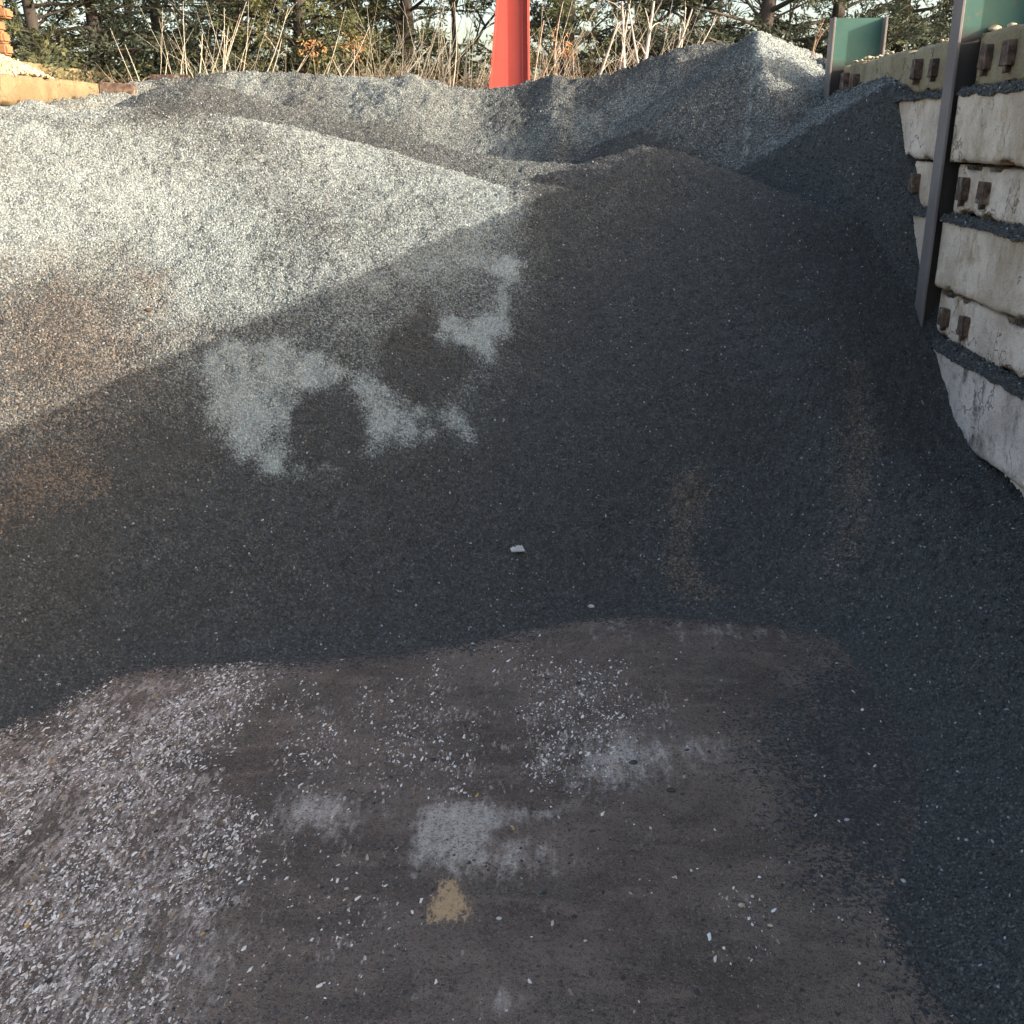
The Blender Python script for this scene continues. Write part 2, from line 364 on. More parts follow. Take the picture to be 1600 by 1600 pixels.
streak = np.maximum(streak, .52*poly_mask(fx, fy, FP([(400, 1080), (620, 1060), (830, 1000), (1100, 1080), (1120, 1120), (900, 1240), (560, 1260), (400, 1400)]), .3))
streak = np.maximum(streak, .50*blob(fx, fy, 540, 1420, .22, .5))
streak = np.maximum(streak, .22*blob(fx, fy, 1200, 1430, .7, .4)); streak = np.maximum(streak, .75*blob(fx, fy, 850, 1180, .06, .5))
pale_mask = 1.0*blob(fx, fy, 500, 1270, .26, .17)+1.1*blob(fx, fy, 700, 1300, .15, .26)+.75*poly_mask(fx, fy, FP([(670, 1264), (880, 1258), (882, 1278), (800, 1290), (670, 1330)]), .09)+.75*blob(fx, fy, 800, 1340, .30, .16)+.95*blob(fx, fy, 960, 1190, .30, .30, .5)+.35*blob(fx, fy, 330, 1500, .3, .5)+.5*blob(fx, fy, 780, 1565, .25, .08)+.45*blob(fx, fy, 1100, 1160, .3, .15)+.35*blob(fx, fy, 1050, 985, 1.2, .25)
tan_ = poly_mask(fx, fy, FP([(690, 1375), (715, 1375), (735, 1420), (730, 1440), (668, 1440), (672, 1405)]), .06)
dtoe = seg_dist(fx, fy, TOE); dtoe = np.where(inside(fx, fy, TOE_POLY), -dtoe, dtoe)
spill = .95*np.exp(-np.maximum(dtoe, 0)/.09)
spill = np.maximum(spill, .66*poly_mask(fx, fy, FP([(1180, 1130), (1300, 1010), (1420, 1070), (1560, 1180), (1700, 1400), (1700, 1700), (1520, 1640), (1440, 1500), (1290, 1370), (1230, 1260)]), .35))
spill = spill*(1-.7*streak*(fx < -.8))
M_FLOOR = floor_mat()
tag(link('yard_floor', grid_mesh('yard_floor', fx, fy, fz, dict(streak=streak, pale_mask=np.clip(pale_mask, 0, 1.2), tan=tan_, spill=spill)), M_FLOOR), kind='structure')

# ------------------------------------------------------------------ gravel heaps
X, Y = np.meshgrid(np.arange(-7.25, 3.36, .04), np.arange(.8, 15.2, .04))
Zf = front_h(X, Y); Zf = Zf+.010*RNG.standard_normal(Zf.shape)*np.clip(Zf*4, 0, 1)
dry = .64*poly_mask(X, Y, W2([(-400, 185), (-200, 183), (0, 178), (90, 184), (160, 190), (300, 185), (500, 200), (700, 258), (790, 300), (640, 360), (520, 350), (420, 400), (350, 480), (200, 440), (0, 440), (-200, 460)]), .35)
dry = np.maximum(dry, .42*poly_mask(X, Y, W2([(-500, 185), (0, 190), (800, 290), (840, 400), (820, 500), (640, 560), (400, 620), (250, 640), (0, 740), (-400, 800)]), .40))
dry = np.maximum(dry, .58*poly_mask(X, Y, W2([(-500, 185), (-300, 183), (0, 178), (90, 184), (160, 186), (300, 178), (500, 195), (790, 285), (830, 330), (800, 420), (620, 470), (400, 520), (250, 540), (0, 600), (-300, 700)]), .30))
dry = dry-.22*blob(X, Y, 0, 0, .1, .1)*0
for c, r, a in [((370, 225), (.8, .45), .22), ((500, 340), (.9, .8), .09), ((60, 560), (.6, .5), .35), ((100, 480), (.5, .4), .25)]:  # first dip paints the shade of a weakly lit area into dry
    q = on_front(*c); dry = dry-a*np.exp(-((X-q.x)/r[0])**2-((Y-q.y)/r[1])**2)
patches = [
 ([(325, 530), (420, 525), (520, 560), (545, 572), (520, 600), (470, 608), (443, 640), (455, 690), (468, 722), (525, 748), (400, 722), (365, 702), (320, 685), (316, 600)], .80),
 ([(535, 568), (560, 585), (600, 622), (640, 650), (676, 658), (645, 690), (590, 718), (572, 702), (580, 660), (545, 605)], .95),
 ([(600, 515), (640, 482), (652, 520), (608, 542)], .80),
 ([(680, 480), (706, 500), (755, 500), (778, 450), (762, 395), (800, 408), (818, 440), (796, 470), (798, 560), (772, 574), (735, 552), (690, 542)], .92),
 ([(693, 662), (728, 650), (742, 690), (708, 696)], .90)]
PXW = X+.30*fbm(X*2.6, Y*2.6, 141, 4)+.10*fbm(X*11, Y*11, 143, 2); PYW = Y+.34*fbm(X*2.6, Y*2.6, 151, 4)+.12*fbm(X*11, Y*11, 153, 2)
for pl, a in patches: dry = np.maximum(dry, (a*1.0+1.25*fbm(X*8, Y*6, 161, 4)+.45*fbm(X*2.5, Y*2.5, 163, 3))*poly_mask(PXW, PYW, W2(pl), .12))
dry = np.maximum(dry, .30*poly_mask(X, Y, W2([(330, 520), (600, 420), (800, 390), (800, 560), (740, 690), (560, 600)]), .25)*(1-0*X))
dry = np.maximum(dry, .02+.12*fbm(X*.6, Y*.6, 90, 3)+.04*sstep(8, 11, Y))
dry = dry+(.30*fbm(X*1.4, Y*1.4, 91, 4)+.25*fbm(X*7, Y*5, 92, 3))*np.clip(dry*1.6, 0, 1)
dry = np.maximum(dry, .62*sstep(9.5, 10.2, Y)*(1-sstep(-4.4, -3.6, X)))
crest_shade = sstep(-.35, .15, Y-np.interp(X, CRX, CRY)-.55)*sstep(-5.4, -5.0, X); dry = dry*(1-crest_shade)+crest_shade*(.26+.2*fbm(X, Y, 99, 3))  # shade behind the crest, with some damp, put into dry
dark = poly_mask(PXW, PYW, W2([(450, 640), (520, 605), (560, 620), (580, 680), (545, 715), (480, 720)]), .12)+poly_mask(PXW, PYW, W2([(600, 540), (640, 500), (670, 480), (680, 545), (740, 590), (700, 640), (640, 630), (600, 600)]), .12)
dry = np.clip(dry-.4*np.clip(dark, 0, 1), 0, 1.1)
rust = .36*poly_mask(X, Y, W2([(-200, 440), (0, 440), (90, 420), (200, 430), (330, 520), (250, 610), (0, 720), (-200, 800)]), .5)
for pl, a in [([(1045, 760), (1085, 745), (1105, 790), (1080, 860), (1100, 900), (1160, 930), (1080, 945), (1040, 900)], .72), ([(1320, 560), (1360, 560), (1365, 760), (1350, 860), (1290, 900), (1270, 880), (1320, 820)], .58), ([(200, 420), (260, 430), (270, 500), (215, 500)], .7), ([(0, 700), (120, 690), (170, 760), (80, 800), (0, 820)], .4)]:
    rust = np.maximum(rust, a*poly_mask(X, Y, W2(pl), .16))
rust = np.clip(rust+.7*fbm(X*1.2, Y*1.2, 93, 4)*(rust > .03), 0, 1)
vis = (Zf > -.05)
dens = np.where(Zf > 0, 1., .0)*np.clip(1.25-.05*Y, .5, 1)
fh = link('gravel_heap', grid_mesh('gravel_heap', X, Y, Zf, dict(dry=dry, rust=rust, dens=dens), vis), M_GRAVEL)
tag(fh, 'large dark crushed stone heap in the foreground, half in sun and half in shade', 'gravel heap', kind='stuff')
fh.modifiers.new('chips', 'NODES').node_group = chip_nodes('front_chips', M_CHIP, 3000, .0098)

X, Y = np.meshgrid(np.arange(-8.2, 3.4, .055), np.arange(11.2, 19.4, .055))
Zb = back_h(X, Y)+.014*RNG.standard_normal(X.shape)
dry_shade_b = .42+.5*fbm(X*1.3, Y*1.3, 95, 4)-.14*sstep(-1.0, -.2, X)  # right part darkened: cast shade put into the dryness
band_shade = sstep(-6.4, -5.6, X)*(1-sstep(-2.4, -1.4, X))*(1-sstep(14.6, 15.4, Y+.15*X))  # shade of the band behind the front crest, painted through dryness
dry_shade_b = dry_shade_b-.2*band_shade
bh = link('gravel_heap', grid_mesh('gravel_heap', X, Y, Zb, dict(dry=np.clip(dry_shade_b, 0, 1), rust=0*X, dens=np.ones(X.shape)), Zb > 1.0), M_GRAVEL)
tag(bh, 'pale grey crushed stone ridge behind the front heap, below the dry canes', 'gravel heap', kind='stuff')
bh.modifiers.new('chips', 'NODES').node_group = chip_nodes('back_chips', M_CHIP, 1000, .013)

X, Y = np.meshgrid(np.arange(-.6, 3.4, .045), np.arange(9.2, 17.2, .045))
Zp = peak_h(X, Y)+.012*RNG.standard_normal(X.shape)
dry_shade_p = .78+.3*fbm(X*1.1, Y*1.1, 97, 4)
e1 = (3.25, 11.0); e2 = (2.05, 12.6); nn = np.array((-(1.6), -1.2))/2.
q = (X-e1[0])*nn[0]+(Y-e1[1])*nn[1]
dry_shade_p = np.where(q > 0, .05, dry_shade_p); rdg = PK.x+.18*(Y-PK.y); dry_shade_p = np.clip(dry_shade_p-.50*(1-sstep(-.12, .10, X-rdg))-.40*(1-sstep(13.0, 14.2, Y))*(X > rdg), 0, 1)  # shade left of the ridge and low on the right face painted in
ph = link('gravel_heap', grid_mesh('gravel_heap', X, Y, Zp, dict(dry=dry_shade_p, rust=0*X, dens=np.ones(X.shape)), Zp > .6), M_GRAVEL)
tag(ph, 'pointed crushed stone heap piled against the block wall at the back right', 'gravel heap', kind='stuff')
ph.modifiers.new('chips', 'NODES').node_group = chip_nodes('peak_chips', M_CHIP, 1200, .0125)

# ------------------------------------------------------------------ concrete block walls
def concrete_mat(name, a, b, stain, amount=.5, white=.0):
    m = MT(name, .92, .2); p = m.pos(); o = m.obj()
    pz = m.pos((1, 1, .65))
    n1 = m.noise(p, 1.6, 5, .6); n2 = m.noise(p, 14, 5, .65); n3 = m.noise(pz, 4.2, 5, .7)
    c = m.mix(m.step(n1, .36, .62), a, b)
    c = m.mix(m.math('MULTIPLY', m.step(m.noise(p, 3.3, 5, .7), .52, .66), .5), c, m.mix(.5, a, stain))
    c = m.mix(m.math('MULTIPLY', m.step(n3, .48, .72), amount), c, stain)
    c = m.mix(m.math('MULTIPLY', m.step(n2, .56, .70), .45), c, m.mix(.5, a, (.08, .07, .06)))
    v = m.vor(p, 38.); c = m.mix(m.math('MULTIPLY', m.step(v.outputs['Distance'], .22, .10), m.math('MULTIPLY', m.step(m.noise(p, 5, 2), .5, .65), .7)), c, (.09, .08, .07))
    vc = m.vor(m.n('ShaderNodeVectorMath', {0: m.pos((1, .9, .55)), 1: m.n('ShaderNodeVectorMath', {0: m.noise(p, 5, 3, .6, True), 1: (.35, .35, .35)}, operation='MULTIPLY').outputs[0]}, operation='ADD').outputs[0], 1.9, 'DISTANCE_TO_EDGE')
    ck = m.math('MULTIPLY', m.step(vc.outputs['Distance'], .016, .004), m.step(n1, .44, .56))
    c = m.mix(m.math('MULTIPLY', ck, .6), c, (.10, .075, .055))
    c = m.mix(m.math('MULTIPLY', m.step(m.noise(p, 45, 4, .7), .55, .72), .35), c, m.mix(.5, a, (.12, .10, .08)))
    m.col(c); h = m.math('ADD', m.math('ADD', n2, m.math('MULTIPLY', ck, -.6)), m.math('MULTIPLY', m.noise(p, 60, 4), .6)); m.bump(h, .85, .022); return m.m
M_CON = [concrete_mat('pale_concrete', (.54, .42, .325), (.76, .62, .50), (.38, .265, .155), .8), concrete_mat('warm_concrete', (.50, .38, .28), (.72, .58, .45), (.36, .25, .135), .8)]
M_CONS = concrete_mat('splashed_concrete', (.50, .40, .335), (.72, .60, .51), (.10, .08, .07), .95)
M_OLIVE = concrete_mat('weathered_concrete', (.26, .20, .12), (.35, .285, .18), (.16, .135, .075), .6)
M_TAN = concrete_mat('tan_concrete', (.20, .142, .075), (.26, .19, .105), (.15, .11, .05), .6)
def rusty_mat():
    m = MT('rusty_lug', .85, .3); p = m.pos(); n = m.noise(p, 16, 5, .65)
    c = m.mix(m.step(n, .35, .65), (.055, .036, .027), (.16, .10, .07)); c = m.mix(m.step(m.noise(p, 9, 4), .56, .68), c, (.28, .23, .18))
    m.col(c).bump(n, .8, .01); return m.m
M_RUST = rusty_mat()
def block_mesh(name, L, H, T, seed, chip=.02, res=.07):
    """rough cast block, length along Y, face on the -X side; edges worn and broken"""
    nx, ny, nz = 3, max(6, int(L/res)), max(4, int(H/res))
    NN = (nx, ny, nz); EXT = (T, L, H); ids = {}; PL = []; FL = []
    def vid(k3):
        if k3 not in ids: ids[k3] = len(PL); PL.append([EXT[a]*k3[a]/NN[a] for a in range(3)])
        return ids[k3]
    for ax in range(3):
        u, v_ = (ax+1) % 3, (ax+2) % 3
        for side in (0, NN[ax]):
            for a in range(NN[u]):
                for b in range(NN[v_]):
                    q4 = []
                    for da, db in ((0, 0), (1, 0), (1, 1), (0, 1)):
                        k3 = [0, 0, 0]; k3[ax] = side; k3[u] = a+da; k3[v_] = b+db; q4.append(vid(tuple(k3)))
                    FL.append(q4 if side else q4[::-1])
    P = np.array(PL); O = P.copy()
    dxy = np.minimum(P[:, 1], L-P[:, 1]); dz = np.minimum(P[:, 2], H-P[:, 2]); df = P[:, 0]
    def rnd(d, e): return np.clip(1-d/.045, 0, 1)**1.5
    wear = .5+1.6*np.clip(fbm(P[:, 1]*2.2+seed*3.7, P[:, 2]*2.2+P[:, 0]*3, seed, 4)+.25, 0, 1)
    fr = df < 1e-4
    near = np.maximum(rnd(dxy, 0), rnd(dz, 0))
    P[:, 0] += np.where(fr, near*chip*.9*wear+.009*fbm(P[:, 1]*3, P[:, 2]*5, seed+9, 4)+.006*fbm(P[:, 1]*14, P[:, 2]*14, seed+19, 2), 0)
    sgz = np.where(O[:, 2] < H/2, 1, -1); sgy = np.where(O[:, 1] < L/2, 1, -1)
    ez = (dz < 1e-4); ey = (dxy < 1e-4)
    big = np.clip(fbm(P[:, 1]*4+seed, P[:, 0]*4, seed+4, 4)-.10, 0, 1)*.45+.012*np.clip(fbm(P[:, 1]*13, P[:, 0]*4, seed+6, 2)+.3, 0, 1)
    P[:, 2] += np.where(ez & (df < T*.4), sgz*(chip*.5*wear+big), 0)
    P[:, 1] += np.where(ey & (df < T*.4), sgy*(chip*.6*wear+big*.5), 0)
    return np_mesh(name, P, FL, True)
COLS = [9.3, 13.5]
ZT = [3.745, 3.328, 2.757, 2.357, 1.75, 1.34, .68, .27, -.2]
TH = .53
wall = empty('block_wall', (WX, 5.4, 0), 'tall wall of stacked pale concrete blocks between green steel columns, right', 'wall')
inv = Matrix.Translation((-WX, -5.4, 0))
k = 0
lug_me = None
def lug_mesh():
    bm = bmesh.new(); v, f = box_verts(-.085, .03, -.085, .085, 0, .19)
    vs = [bm.verts.new(a) for a in v]
    for q in f: bm.faces.new([vs[i] for i in q])
    bmesh.ops.bevel(bm, geom=bm.edges[:], offset=.012, segments=1, affect='EDGES')
    v, f = box_verts(-.06, .03, -.02, .03, -.05, .02); vs = [bm.verts.new(a) for a in v]
    for q in f: bm.faces.new([vs[i] for i in q])
    bmesh.ops.subdivide_edges(bm, edges=bm.edges[:], cuts=1)
    for q in bm.verts: q.co += Vector((random.uniform(-.007, .007) for _ in range(3)))
    me = bpy.data.meshes.new('lug'); bm.to_mesh(me); bm.free(); return me
LUG = lug_mesh(); LUG.materials.append(M_RUST)
PANELS = [(13.56, 17.6), (9.36, 13.44), (5.16, 9.23), (.96, 5.155), (-3.24, .955), (-7., -3.245)]
for pi, (ya, yb) in enumerate(PANELS):
    for ci in range(8):
        zt, zb = ZT[ci], ZT[ci+1]
        if pi == 0 and ci > 2: continue
        gap = .004
        rec = (.10 if ci == 0 else .07) if ci % 2 == 0 else 0.
        rec += random.uniform(-.012, .012)
        me = block_mesh('concrete_block', yb-ya, zt-zb-gap, TH-rec-.06, 100+k, .022 if ci % 2 else .014, .038 if pi in (1, 2) and ci < 7 else .12); k += 1
        mat = M_OLIVE if ci == 0 else (M_CONS if ci == 5 else M_CON[(ci+pi) % 2])
        o = link('concrete_block', me, mat, wall, (rec, ya-5.4, zb+gap))
        o.rotation_euler = (0, 0, random.uniform(-.002, .002))
        if ci % 2 == 0 and 0 < pi < 4:
            for ye in ((yb-ya)-.25, (yb-ya)-.70, .80, 1.24):
                lg = link('lug', LUG, None, o, (0, ye, (zt-zb)*.30)); lg.scale = (random.uniform(.6, .85), random.uniform(.75, .95), random.uniform(.75, .95)); lg.rotation_euler = (random.gauss(0, .04), 0, random.gauss(0, .05))
# gravel caught on the ledges above the proud courses
def ledge(name, ya, yb, z, d0, seed, label):
    n = int((yb-ya)/.03); ys = np.linspace(ya, yb, n)
    prof = np.linspace(0, 1, 7); Yg, Pg = np.meshgrid(ys, prof)
    am = np.clip(.6+1.5*fbm(Yg*1.3, Yg*0, seed, 4), .05, 1.2)
    Xg = WX-.030+Pg*(d0+.05)
    Zg = z-.015+am*(.01+.060*Pg)*(.25 if z > 3 else .50 if z > 2 else .9)+.012*RNG.standard_normal(Xg.shape)
    Zg[0] = z-.045-.05*am[0]*(fbm(ys*6, ys*0, seed+2, 3)+.3)
    me = grid_mesh(name, Xg, Yg, Zg, dict(dry=np.full(Xg.shape, .06), rust=np.zeros(Xg.shape), dens=np.ones(Xg.shape)))
    me.flip_normals()
    o = link(name, me, M_GRAVEL); tag(o, label, 'gravel', kind='stuff')
    o.modifiers.new('chips', 'NODES').node_group = LEDGE_N
LEDGE_N = chip_nodes('ledge_chips', M_CHIP, 3000, .012)
for ya, yb in ((5.3, 9.2), (9.4, 11.4)):
    for zi, d0, nm in ((1, .10, 'highest'), (3, .07, 'middle'), (5, .07, 'lowest')):
        ledge('ledge_gravel', ya, yb, ZT[zi], d0, 200+zi+int(ya), 'dark gravel caught on the %s ledge of the block wall, %s the brown column' % (nm, 'right of' if ya < 9 else 'left of'))

# ------------------------------------------------------------------ steel columns in the wall
def paint_mat(name, a, b, rust=.5, rough=.55):
    m = MT(name, rough, .4); p = m.pos(); n = m.noise(p, 2.2, 5, .6); n2 = m.noise(p, 11, 5, .65)
    c = m.mix(m.step(n, .3, .7), a, b); c = m.mix(m.math('MULTIPLY', m.step(n2, .58, .70), rust), c, (.20, .11, .06))
    m.col(c).bump(n2, .25, .006); return m.m
M_GREEN = paint_mat('green_paint', (.035, .105, .085), (.055, .135, .108), .5)
M_BROWNP = paint_mat('brown_paint', (.15, .125, .115), (.20, .17, .155), .35)
M_WEB = paint_mat('web_paint', (.035, .105, .085), (.055, .135, .108), .5)
_t = M_WEB.node_tree; _b = _t.nodes['Principled BSDF']; _src = _b.inputs['Base Color'].links[0].from_socket
_g = _t.nodes.new('ShaderNodeNewGeometry'); _sx = _t.nodes.new('ShaderNodeSeparateXYZ'); _t.links.new(_g.outputs['Position'], _sx.inputs[0])
_mr = _t.nodes.new('ShaderNodeMapRange'); _mr.inputs[1].default_value = 3.70; _mr.inputs[2].default_value = 3.80; _t.links.new(_sx.outputs[2], _mr.inputs[0])
_mx = _t.nodes.new('ShaderNodeMix'); _mx.data_type = 'RGBA'; _mx.inputs[6].default_value = (.045, .036, .03, 1); _t.links.new(_mr.outputs[0], _mx.inputs[0]); _t.links.new(_src, _mx.inputs[7]); _t.links.new(_mx.outputs[2], _b.inputs['Base Color'])
names = {13.5: 'far green steel column rising above the block wall beside the pointed heap', 9.3: 'near steel column with brown face and green web splitting the block wall'}
for cy in COLS:
    root = empty('steel_column', (WX, cy, 0), names[cy], 'column', 'steel columns holding the block wall')
    zt = 4.24 if cy > 12 else 4.30
    link('front_flange', bev_box('front_flange', -.075, -.05, -.105, .105, -.2, zt, .004, 1), M_BROWNP, root)
    link('web', bev_box('web', -.05, .50, -.011, .011, -.2, zt-.002, 0), M_WEB, root)
    link('rear_flange', bev_box('rear_flange', .50, .525, -.15, .15, -.2, zt, .004, 1), M_BROWNP, root)

# stones lying along the wall top
def stone_mesh(name, r, seed, sq=(1, .8, .6)):
    rr = random.Random(seed); bm = bmesh.new(); bmesh.ops.create_icosphere(bm, subdivisions=2, radius=r)
    nrm = [Vector((rr.gauss(0, 1), rr.gauss(0, 1), rr.gauss(0, 1))).normalized() for _ in range(7)]
    for v in bm.verts:
        for n_ in nrm:
            d = v.co.dot(n_)-r*.72
            if d > 0: v.co -= n_*d*.9
        v.co = Vector((v.co.x*sq[0], v.co.y*sq[1], v.co.z*sq[2]))
    me = bpy.data.meshes.new(name); bm.to_mesh(me); bm.free(); return me
def stone_mat(name, a, b):
    m = MT(name, .9, .2); n = m.noise(m.pos(), 22, 5); m.col(m.mix(m.step(n, .3, .7), a, b)).bump(n, .5, .01); return m.m
M_CREAM = stone_mat('cream_stone', (.34, .28, .18), (.50, .43, .30)); M_WHITE = stone_mat('white_stone', (.36, .33, .30), (.48, .45, .41)); M_DARKST = stone_mat('dark_stone', (.035, .031, .028), (.075, .066, .058))
V = []; F = []
def ico_np(seed):
    me = stone_mesh('t', 1, seed); v = np.array([q.co[:] for q in me.vertices]); f = np.array([p.vertices[:] for p in me.polygons]); bpy.data.meshes.remove(me); return v, f
ICO = [ico_np(s) for s in range(5)]
def scatter_stones(name, pts, rads, mat, label, cat):
    VV = []; FF = []; b = 0
    for i, (p, r) in enumerate(zip(pts, rads)):
        v, f = ICO[i % 5]; a = random.uniform(0, 6.28); c, s = math.cos(a), math.sin(a)
        q = v@np.array([[c, s, 0], [-s, c, 0], [0, 0, 1]])*r+np.array(p); VV.append(q); FF.append(f+b); b += len(v)
    o = link(name, np_mesh(name, np.concatenate(VV), np.concatenate(FF)), mat); tag(o, label, cat, kind='stuff'); return o
pts = []; rd = []
for i in range(700):
    y = random.uniform(6.2, 13.4); r = abs(random.gauss(0, .012))+.008
    if abs(y-9.3) < .2: continue
    if vnoise(np.array([y*1.7]), np.array([.3]), 5)[0] < .42: continue
    pts.append((WX+.12+random.random()**1.5*.3, y, WTOP+r*.3)); rd.append(r)
scatter_stones('stone_crumbs', pts, rd, M_CREAM, 'cream stone crumbs strewn along the top of the block wall', 'stones')
for i, (px, py, r, lb) in enumerate([(1556, 36, .055, 'largest cream stone lying on the wall top by the green column'), (1583, 30, .042, 'rounded cream stone on the wall top at the right edge'), (1512, 46, .04, 'small cream stone on the wall top just right of the near column')]):
    p = at_x(px, py, WX+.22); o = link('stone', stone_mesh('stone', r, 300+i), M_CREAM, None, (p.x, p.y, WTOP+r*.35)); tag(o, lb, 'stone', 'stones on the wall top')

# ------------------------------------------------------------------ left walls, cream heap, timber stack
lw = empty('block_wall', (LX, 12, 0), 'low tan concrete wall along the left side of the heap', 'wall')
for pi, (ya, yb) in enumerate([(14.0, 17.4), (10.0, 13.98), (6.0, 9.98)]):
    for ci in range(4):
        zt, zb = ZT[ci]-.02, ZT[ci+1]-.02
        if ci: pass
        me = block_mesh('concrete_block', yb-ya, zt-zb-.012, .5, 500+pi*8+ci, .016)
        me.transform(Matrix.Scale(-1, 4, (1, 0, 0))); me.flip_normals()
        link('concrete_block', me, M_TAN if ci == 0 else M_CON[1], lw, (0, ya-12, zb+.012))
p0 = at_y(55, 97, 21.0); p1 = at_y(238, 119, 26.5)
rw = empty('block_wall', (p0.x, 23, 0), 'tan concrete wall behind the cream stone heap at the far left', 'wall')
for (ya, yb, m_) in ((18.0, 22.4, M_TAN), (22.42, 26.6, M_TAN)):
    for zi in range(3):
        me = block_mesh('concrete_block', yb-ya, .40, .5, 560+zi+int(ya), .012); me.transform(Matrix.Scale(-1, 4, (1, 0, 0))); me.flip_normals()
        link('concrete_block', me, m_, rw, (0, ya-23, p0.z-.41*(zi+1)))
# cream stone heap in the next bay
X, Y = np.meshgrid(np.arange(-12.5, LX-.02, .05), np.arange(11, 20, .06))
pc = at_y(-40, 78, 15.0); cx, cyy = -8.8, 15.4
Zc = 4.42-.46*np.hypot((X-cx)*.9, Y-cyy)+.10*fbm(X*2, Y*2, 77, 4)+.02*RNG.standard_normal(X.shape)
Zc = np.minimum(Zc, WTOP+.005+.75*np.maximum(LX-.10-X, 0)+.03*fbm(X*4, Y*4, 79, 3))
M_CREAMBED = MT('cream_gravel', .9, .2); _v = M_CREAMBED.vor(M_CREAMBED.pos(), 42.); _s = M_CREAMBED.n('ShaderNodeSeparateColor', {0: _v.outputs['Color']})
M_CREAMBED.col(M_CREAMBED.mix(_s.outputs[0], (.26, .20, .12), (.50, .42, .29))).bump(M_CREAMBED.math('MULTIPLY', _v.outputs['Distance'], -1.), 1., .03)
ch = link('gravel_heap', grid_mesh('gravel_heap', X, Y, Zc, dict(dens=np.ones(X.shape)), Zc > 2.2), M_CREAMBED.m); tag(ch, 'cream stone heap behind the low tan wall at the left edge', 'gravel heap', kind='stuff')
_c = MT('cream_chip', .9, .2); _r = _c.n('ShaderNodeObjectInfo').outputs['Random']; _c.col(_c.mix(_r, (.28, .22, .13), (.54, .46, .32)))
ch.modifiers.new('chips', 'NODES').node_group = chip_nodes('cream_chips', _c.m, 700, .028)
# timber stack
def wood_mat():
    m = MT('stacked_timber', .85, .2); p = m.pos((1, 1, 6)); n = m.noise(p, 5, 5)
    m.col(m.mix(n, (.24, .11, .055), (.38, .19, .09))).bump(n, .4, .01); return m.m
M_WOOD = wood_mat()
ps = at_y(8, 45, 17.5)
ts = empty('timber_stack', (ps.x-.6, 17.5, 3.), 'stack of orange brown timbers at the top left corner', 'timber stack')
for i, (dz, h, ex) in enumerate([(.86, .16, .10), (1.03, .14, .02), (1.18, .16, .05), (1.35, .16, .03), (1.52, .17, -.02), (1.70, .14, .13), (1.86, .15, 0)]):
    link('timber', bev_box('timber', -.6, .58+ex, -.12, .12, dz-.05, dz-.05+h, .03, 2), M_WOOD, ts)
link('bearer', bev_box('bearer', -.3, -.1, -.1, .1, -.1, .805, .01, 1), M_WOOD, ts)
# rusty plate end behind the ridge, left; added dark bar stands in for a gap's shade
pr = at_y(266, 124, 17.9)
o = link('steel_plate', bev_box('steel_plate', -.32, .32, -.03, .03, -.5, .07, .012, 1), M_RUST, None, (pr.x, pr.y, pr.z)); tag(o, 'rusty reddish plate edge showing behind the ridge at the left', 'plate')
pr = at_y(183, 133, 16.3)
o = link('gap_shade_bar', bev_box('gap_shade_bar', -.25, .25, -.07, .07, -.3, .03, .015, 1), M_RUST, None, (pr.x, pr.y, pr.z)); tag(o, 'added dark bar for the gap shade where the ridge meets the tan wall', 'timber'); o.rotation_euler = (0, .04, .3)

# ------------------------------------------------------------------ red column
def red_mat():
    m = MT('red_paint', .5, .4); p = m.pos(); n = m.noise(p, 3, 5); m.col(m.mix(m.math('MULTIPLY', m.step(m.noise(p, 7, 5, .7), .60, .72), .6), m.mix(n, (.52, .072, .052), (.60, .098, .070)), (.24, .09, .05))).bump(m.noise(p, 20, 3), .1, .004); return m.m
M_RED = red_mat()
YR = 18.6
b0 = at_y(765, 134, YR); b1 = at_y(828, 134, YR); t0 = at_y(776, 0, YR); t1 = at_y(827, 0, YR)
zb = 2.4; zt = t0.z+1.6
def lin(a, b, z): return a.x+(b.x-a.x)*(z-a.z)/(b.z-a.z)
rc = empty('red_column', (b1.x, YR, zb), 'tall red painted tapered steel column standing behind the gravel ridge', 'column')
def prism(name, xs, y0, y1):
    (a0, a1), (c0, c1) = xs   # bottom x range, top x range
    v = [(a0, y0, 0), (a1, y0, 0), (a1, y1, 0), (a0, y1, 0), (c0, y0, zt-zb), (c1, y0, zt-zb), (c1, y1, zt-zb), (c0, y1, zt-zb)]
    v = [(x-b1.x, y, z) for x, y, z in v]
    me = mesh(name, v, [(0,3,2,1),(4,5,6,7),(0,1,5,4),(1,2,6,5),(2,3,7,6),(3,0,4,7)]); return me
lb, lt, rb, rt = lin(b0, t0, zb), lin(b0, t0, zt), lin(b1, t1, zb), lin(b1, t1, zt)
link('left_flange', prism('left_flange', ((lb, lb+.03), (lt, lt+.03)), -.09, .13), M_RED, rc)
link('web', prism('web', ((lb+.03, rb-.03), (lt+.03, rt-.03)), -.012, .012), M_RED, rc)
link('right_flange', prism('right_flange', ((rb-.03, rb), (rt-.03, rt)), -.13, .13), M_RED, rc)
link('shade_rib', prism('shade_rib', ((rb-.13, rb-.115), (rt-.12, rt-.105)), -.06, -.012), M_RED, rc)  # added rib, stands in for the shade strip beside the right flange

